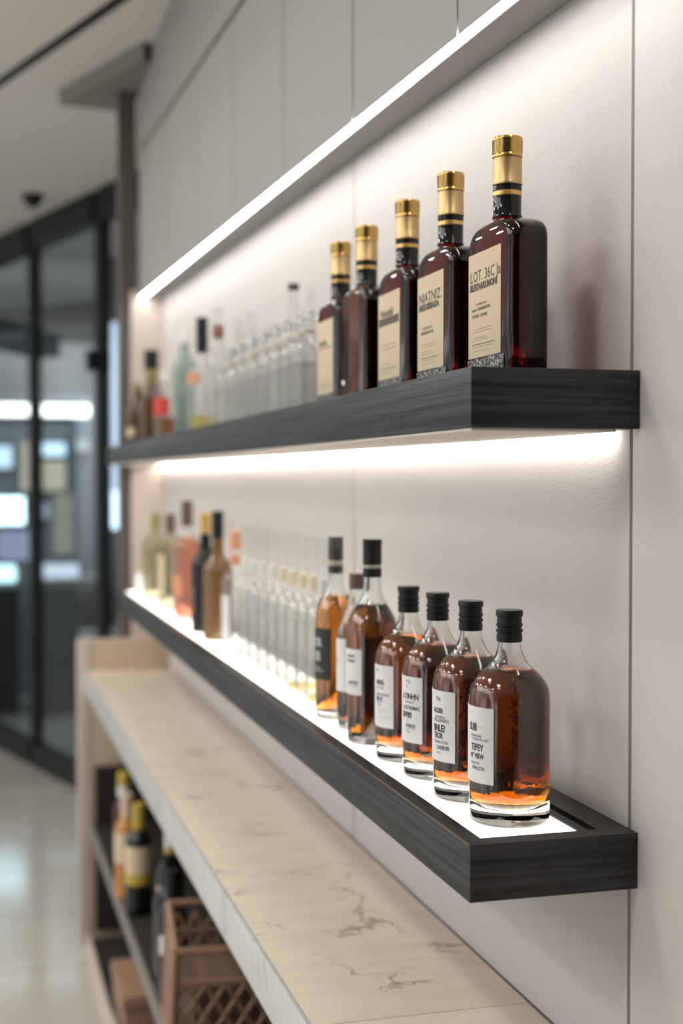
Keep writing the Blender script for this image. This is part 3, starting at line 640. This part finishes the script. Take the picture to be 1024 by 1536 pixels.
# ---------------------------------------------------------------- dark rectangular bottles on the top shelf
def sup(a, b_, rc, n=7):
    # rounded rectangle outline, half sizes a (x) and b_ (y)
    rc = min(rc, a*.999, b_*.999); pts = []
    for cx, cy, st in ((a-rc, b_-rc, 0), (-a+rc, b_-rc, PI/2), (-a+rc, -b_+rc, PI), (a-rc, -b_+rc, 1.5*PI)):
        for k in range(n): an = st + PI/2*k/(n-1); pts.append((cx+rc*math.cos(an), cy+rc*math.sin(an)))
    return pts
def loft(bm, secs):
    rings = [[bm.verts.new((x, y, z)) for x, y in sup(a, b_, rc)] for z, a, b_, rc in secs]
    for p, q in zip(rings, rings[1:]):
        for i in range(len(p)): bm.faces.new((p[i], p[(i+1) % len(p)], q[(i+1) % len(p)], q[i]))
    bm.faces.new(rings[0][::-1]); bm.faces.new(rings[-1])
def dark_bottle(y, label, gmat, lines=None, rules=(), inkmat=None, barlab=False):
    t = thing('liqueur_bottle', label, 'bottle', (.624, y, ZT), 'gold capped rectangular bottles on the top shelf')
    A, B, RC = .0245, .0712, .012
    secs = [(.0, A-.003, B-.003, RC-.002), (.001, A-.001, B-.001, RC), (.003, A, B, RC), (.05, A, B, RC), (.10, A, B, RC), (.157, A, B, RC)]
    for k in range(1, 11):
        th = PI/2*k/10; s = math.sin(th); c = 1-math.cos(th)
        # sides draw in quickly at the top, the long axis slopes up to the neck
        kk = 1-math.cos(th)
        b2 = B - (B-.0175)*(kk**1.25); a2 = A - (A-.0168)*(kk**2.2)
        secs.append((.157 + .0275*s, a2, b2, min(RC+kk*.006, a2*.99)))
    secs += [(.1875, .0162, .0162, .0161), (.192, .0150, .0150, .0149), (.24, .0146, .0146, .0145)]
    bm = bmesh.new(); loft(bm, secs); obj('glass', bm, gmat, t, angle=40)
    bm = bmesh.new(); lathe(bm, [(0, .1885), (.0175, .1885), (.0182, .190), (.0168, .193), (.0168, .2142), (0, .2142)], 40); obj('neck_sleeve', bm, M['darkbottle'], t)
    bm = bmesh.new(); lathe(bm, cyl(.0174, .2144, .2206), 40); obj('gold_band', bm, M['goldband'], t)
    bm = bmesh.new(); lathe(bm, cyl(.0172, .2208, .2275), 40); obj('black_band', bm, M['darkbottle'], t)
    bm = bmesh.new(); lathe(bm, [(0, .2277), (.0175, .2277), (.0177, .2285), (.0177, .2302), (.0173, .2310), (.0173, .2590), (.0168, .2597), (0, .2597)], 40); obj('capsule', bm, M['gold'], t)
    bm = bmesh.new()
    lathe(bm, [(0, .2600), (.0172, .2600), (.0179, .2608), (.0179, .2632), (.0174, .2640), (.0176, .2650), (.0178, .2790), (.0182, .2800), (.0182, .2828), (.0175, .2840), (0, .2842)], 56)
    for v in bm.verts: # fluting round the stopper
        if .2645 < v.co.z < .2795:
            an = math.atan2(v.co.y, v.co.x); k = 1 + .022*math.cos(an*28); v.co.x *= k; v.co.y *= k
    obj('stopper', bm, M['goldcap'], t)
    if lines is not None:
        bm = bmesh.new(); box(bm, -A-.0007, -A-.0001, -.042, .062, .026, .152, .0001); lb = obj('paper_label', bm, M['cream_paper'], t)
        mapf = lambda u, v: (-A-.0010, .062-u, v)
        bm = letter_bm(lines, mapf); rule_quads(bm, rules, mapf, 1); obj('lettering', bm, inkmat or M['brownink'], lb, smooth=False)
        bm = bmesh.new(); box(bm, -A-.0012, -A-.0001, -.052, .064, .001, .0245, .0005); obj('embossed_base', bm, M['speckle'], t)
    return t
fine = [(.014, .080, .060, .0003), (.014, .075, .057, .0003), (.014, .060, .050, .0003), (.014, .064, .047, .0003), (.014, .086, .0415, .0008), (.014, .080, .0385, .0003), (.014, .066, .034, .0003)]
dark_bottle(1.520, 'nearest gold capped dark red bottle on the top shelf, at the shelf end', M['darkglass'],
    [('LOT. 36C Ja', .006, .1180, .019, .0001, 1.02), ('BLEKNARUMONI', .006, .1075, .0115, .0006, 1.0), ('S RMINISTAN', .026, .0885, .0045, 0, 1.3), ('Lauwir U DEUMORNOPOL', .012, .0825, .0055, .0001, .95), ('TS BUNNA  CLVHNUSL', .012, .0745, .0055, .0001, .90)], fine)
dark_bottle(1.716, 'second nearest gold capped dark bottle on the top shelf, cream label', M['darkglass'],
    [('NIATNIZ.', .006, .1165, .019, .0001, 1.15), ('NEGUSIBSADA', .006, .1065, .0115, .0007, 1.08), ('TOMMRESOPNN', .020, .0800, .0050, 0, 1.1), ('DISREGENEN NOH', .014, .0740, .0055, .0001, 1.1)], fine)
dark_bottle(1.900, 'third gold capped bottle from the shelf end, with a dark bar across its cream label', M['darkglass'],
    [('Noushil', .012, .1180, .016, .0004, 1.2)], [(.004, .100, .1050, .0115), (.014, .080, .076, .0008), (.014, .088, .070, .0008)] + fine[2:])
dark_bottle(2.108, 'gold capped brown bottle without a visible label, fourth on the top shelf', M['brownglass'])
dark_bottle(2.265, 'farthest gold capped dark bottle on the top shelf, next to the small clear bottles', M['darkglass'],
    [('Monuslin', .010, .1100, .012, .0004, 1.2)], [(.006, .095, .1040, .0020), (.014, .080, .075, .0006)] + fine[2:])

# short clear bottles in a row on the top shelf
SH = [(0, .002), (.031, .002), (.034, 0), (.036, .002), (.037, .006)] + smooth_prof([(.037, .03), (.037, .095), (.0365, .112), (.033, .124), (.024, .134), (.0155, .142), (.0125, .152), (.0125, .170)], 3)
g = 'short clear bottles in a row on the top shelf'
tops = [2.415, 2.495, 2.588, 2.694, 2.806, 2.926, 3.042, 3.165]
for i, y in enumerate(tops):
    caps = [('stopper', smooth_prof([(.0001, .165), (.009, .166), (.0100, .170), (.0150, .1725), (.0165, .178), (.0150, .184), (.009, .1865), (.0001, .187)], 3), M['glass'])]
    caps.append(('neck_ring', cyl(.0145, .146, .151), plain('warm_ring', (0.72, 0.62, 0.46), 0.3)))
    round_bottle('clear_bottle', '%s short clear bottle beyond the dark gold capped bottles on the top shelf' % ORD[i], g, (.604, y, ZT), SH, .0025, .010, M['thinglass'], M['waterthin'], .09, caps, [], 32, True)
g2 = 'tall bottles standing among the short clear ones'
tall = [(.685, 2.87, 'tall clear bottle with a grey stopper, tallest behind the short clear bottles', M['capgrey']),
        (.685, 3.33, 'tall clear bottle with thin bare neck behind the far short clear bottles', None),
        (.684, 3.47, 'tall clear bottle with a pale neck band behind the short clear bottles', 'b')]
TL = mk(.031, .14, .20, .0115, .29)
for x, y, lab, cp in tall:
    caps = []
    if cp is not None and cp != 'b': caps = [('stopper', cyl(.0125, .286, .300), cp), ('neck_band', cyl(.012, .205, .225), M['browncap'])]
    elif cp == 'b': caps = [('neck_band', cyl(.0125, .21, .235), M['cream_paper'])]
    round_bottle('clear_bottle', lab, g2, (x, y, ZT), TL, .0025, .01, M['thinglass'], M['waterthin'], .10, caps, [], 32, True)
g = 'assorted bottles at the far end of the top shelf'
round_bottle('clear_bottle', 'tall clear bottle with a dull red neck band on the top shelf', g, (.62, 3.42, ZT), mk(.034, .17, .22, .013, .31), .0025, .01, M['thinglass'], M['waterthin'], .10, [('neck_band', cyl(.0145, .235, .268), plain('dull_red_foil', (0.26, 0.11, 0.09), 0.4)), ], [], 32, True)
round_bottle('liquor_bottle', 'clear bottle with a long black cap and an orange neck label on the top shelf', g, (.62, 3.66, ZT), mk(.038, .16, .205, .014, .29), .0025, .01, M['thinglass'], M['yellowthin'], .05, [('cap', cyl(.0160, .220, .315), M['cap'])], [(.0385, 20, 130, .135, .165, M['orange_lbl'])], 32, True)
round_bottle('liquor_bottle', 'slim green clear bottle with a pale cap on the top shelf', g, (.615, 3.93, ZT), mk(.032, .20, .25, .012, .30), .0025, .01, M['thingreen'], M['waterthin'], .12, [('cap', cyl(.013, .27, .305), M['white'])], [], 32, True)
round_bottle('liquor_bottle', 'slim clear bottle with a glassy cap beside the red labelled one on the top shelf', g, (.64, 4.10, ZT), mk(.032, .20, .25, .012, .30), .0025, .01, M['thinglass'], M['waterthin'], .12, [('cap', cyl(.013, .27, .305), M['thinglass'])], [], 32, True)
round_bottle('liquor_bottle', 'short amber bottle with a bright red label near the far end of the top shelf', g, (.605, 4.22, ZT), mk(.040, .15, .18, .014, .20), .0025, .01, M['thinglass'], M['amberthin'], .07, [('cap', cyl(.0155, .185, .215), M['white'])], [(.0405, 0, 140, .075, .13, M['red'])], 32, True)
round_bottle('liquor_bottle', 'small dark bottle at the far end of the top shelf beside the post', g, (.59, 4.86, ZT), mk(.035, .12, .16, .013, .20), .0025, .01, M['darkbrown'], None, 0, [('cap', cyl(.015, .19, .22), M['olivecap'])], [(.0355, 20, 120, .03, .06, M['cream_paper'])], 32, True)
round_bottle('liquor_bottle', 'dark olive bottle with a black cap near the far end of the top shelf', g, (.62, 4.70, ZT), mk(.041, .16, .22, .02, .27), .0025, .01, M['darkbrown'], None, 0, [('neck_foil', cyl(.0215, .20, .255), M['olivecap']), ('cap', cyl(.0245, .257, .322), M['cap'])], [], 32, True)

# ---------------------------------------------------------------- things under the counter
Z2 = .447
WINE = mk(.038, .19, .25, .0145, .31)
g = 'bottles on the shelf under the counter'
round_bottle('wine_bottle', 'black wine bottle with a small white label beside the rattan basket', g, (.475, 3.25, Z2), WINE, .002, .01, M['darkbottle'], None, 0, [('foil', cyl(.0158, .25, .315), M['cap'])], [(.0385, 20, 60, .12, .165, M['paper'])], 32, True)
round_bottle('wine_bottle', 'black wine bottle behind the one with the white label under the counter', g, (.485, 3.38, Z2), WINE, .002, .01, M['darkbottle'], None, 0, [('foil', cyl(.0158, .25, .315), M['cap'])], [], 32, True)
round_bottle('wine_bottle', 'black bottle with a white and gold neck under the counter', g, (.525, 3.62, Z2), WINE, .002, .01, M['darkbottle'], None, 0, [('foil', cyl(.0165, .21, .27), M['yellow']), ('cap', cyl(.0165, .271, .318), M['paper'])], [(.0385, 0, 80, .12, .17, M['cream_paper'])], 32, True)
round_bottle('wine_bottle', 'yellow and white labelled bottle with a yellow foil under the counter', g, (.478, 3.93, Z2), mk(.038, .20, .25, .016, .31), .002, .01, M['darkbottle'], None, 0, [('foil', cyl(.0185, .245, .318), M['yellow'])], [(.0385, -80, 150, .09, .12, M['yellow']), (.0388, -80, 150, .121, .20, M['cream_paper'])], 32, True)
round_bottle('wine_bottle', 'orange and cream labelled bottle beside the yellow foiled one under the counter', g, (.462, 4.09, Z2), mk(.036, .20, .25, .016, .30), .002, .01, M['amberpack'], None, 0, [('foil', cyl(.018, .24, .31), M['cream_paper'])], [(.0365, -80, 150, .11, .20, M['cream_paper'])], 32, True)
round_bottle('wine_bottle', 'dark red bottle with a yellow and white cap, farthest under the counter', g, (.50, 4.50, Z2), mk(.034, .17, .21, .018, .24), .002, .01, M['darkred'], None, 0, [('foil', cyl(.021, .21, .245), M['paper']), ('cap', cyl(.021, .246, .29), M['yellow'])], [], 32, True)
# rattan basket with a crossed lattice
t = thing('rattan_basket', 'open brown rattan basket with a diamond lattice under the counter', 'basket', (.575, 3.0, Z2), None, -0.10)
def bx(k): return [(-.135-.012*(1-k), -.17-.0*(1-k)), (.12, -.17), (.12, .17), (-.135-.012*(1-k), .17)]
H = .255
bm = bmesh.new()
c0 = bx(0); c1 = bx(1)
for i in range(4):
    bar(bm, (*c0[i], .005), (*c1[i], H), .009, 8)
    bar(bm, (*c1[i], H), (*c1[(i+1) % 4], H), .0085, 8); bar(bm, (*c0[i], .008), (*c0[(i+1) % 4], .008), .008, 8)
    k = .86; ck = bx(k); bar(bm, (*ck[i], H*k-.03), (*ck[(i+1) % 4], H*k-.03), .006, 8)
obj('frame', bm, M['rattan'], t)
for i in range(4):
    bm = bmesh.new()
    P = lambda u, v: Vector((*c0[i], 0)).lerp(Vector((*c0[(i+1) % 4], 0)), u).lerp(Vector((*c1[i], 0)).lerp(Vector((*c1[(i+1) % 4], 0)), u), v) + Vector((0, 0, .01 + v*(H-.02)))
    n = 6 if i % 2 == 0 else 7; s = .42 if i % 2 == 0 else .32
    for k in range(-n, n*2):
        for sg in (1, -1):
            u0 = k/n; u1 = u0 + s*sg; 
            va, vb = 0.0, (.95 if i == 2 else .74)
            pts = []
            for q in range(25):
                f = q/24; u = u0 + (u1-u0)*f; v = va + (vb-va)*f
                if 0 <= u <= 1: pts.append((u, v))
            if len(pts) > 2:
                a, b_ = P(*pts[0]), P(*pts[-1]); bar(bm, a, b_, .0048, 5)
    obj('lattice', bm, M['rattan'], t)
bm = bmesh.new(); box(bm, -.13, .115, -.165, .165, .004, .010); obj('base', bm, M['rattan2'], t, smooth=False)
bm = bmesh.new(); box(bm, -.105, .105, -.135, .135, .012, .17, .01); tag(obj('wrapped_parcel', bm, M['rattan2'], None, (.57, 3.0, Z2)), 'dark brown wrapped parcel lying inside the rattan basket', 'parcel')
# carton on the bottom board
t = thing('storage_box', 'woven brown box with a dark band on the lowest shelf under the counter', 'box', (.50, 4.05, .03))
bm = bmesh.new(); box(bm, -.07, .12, -.16, .16, 0, .15, .006); obj('body', bm, M['rattan'], t)
bm = bmesh.new(); box(bm, -.075, .125, -.165, .165, .15, .19, .004); obj('lid', bm, M['rattan'], t)
bm = bmesh.new(); box(bm, -.072, .122, -.162, .162, .06, .09); obj('band', bm, M['inside'], t, smooth=False)
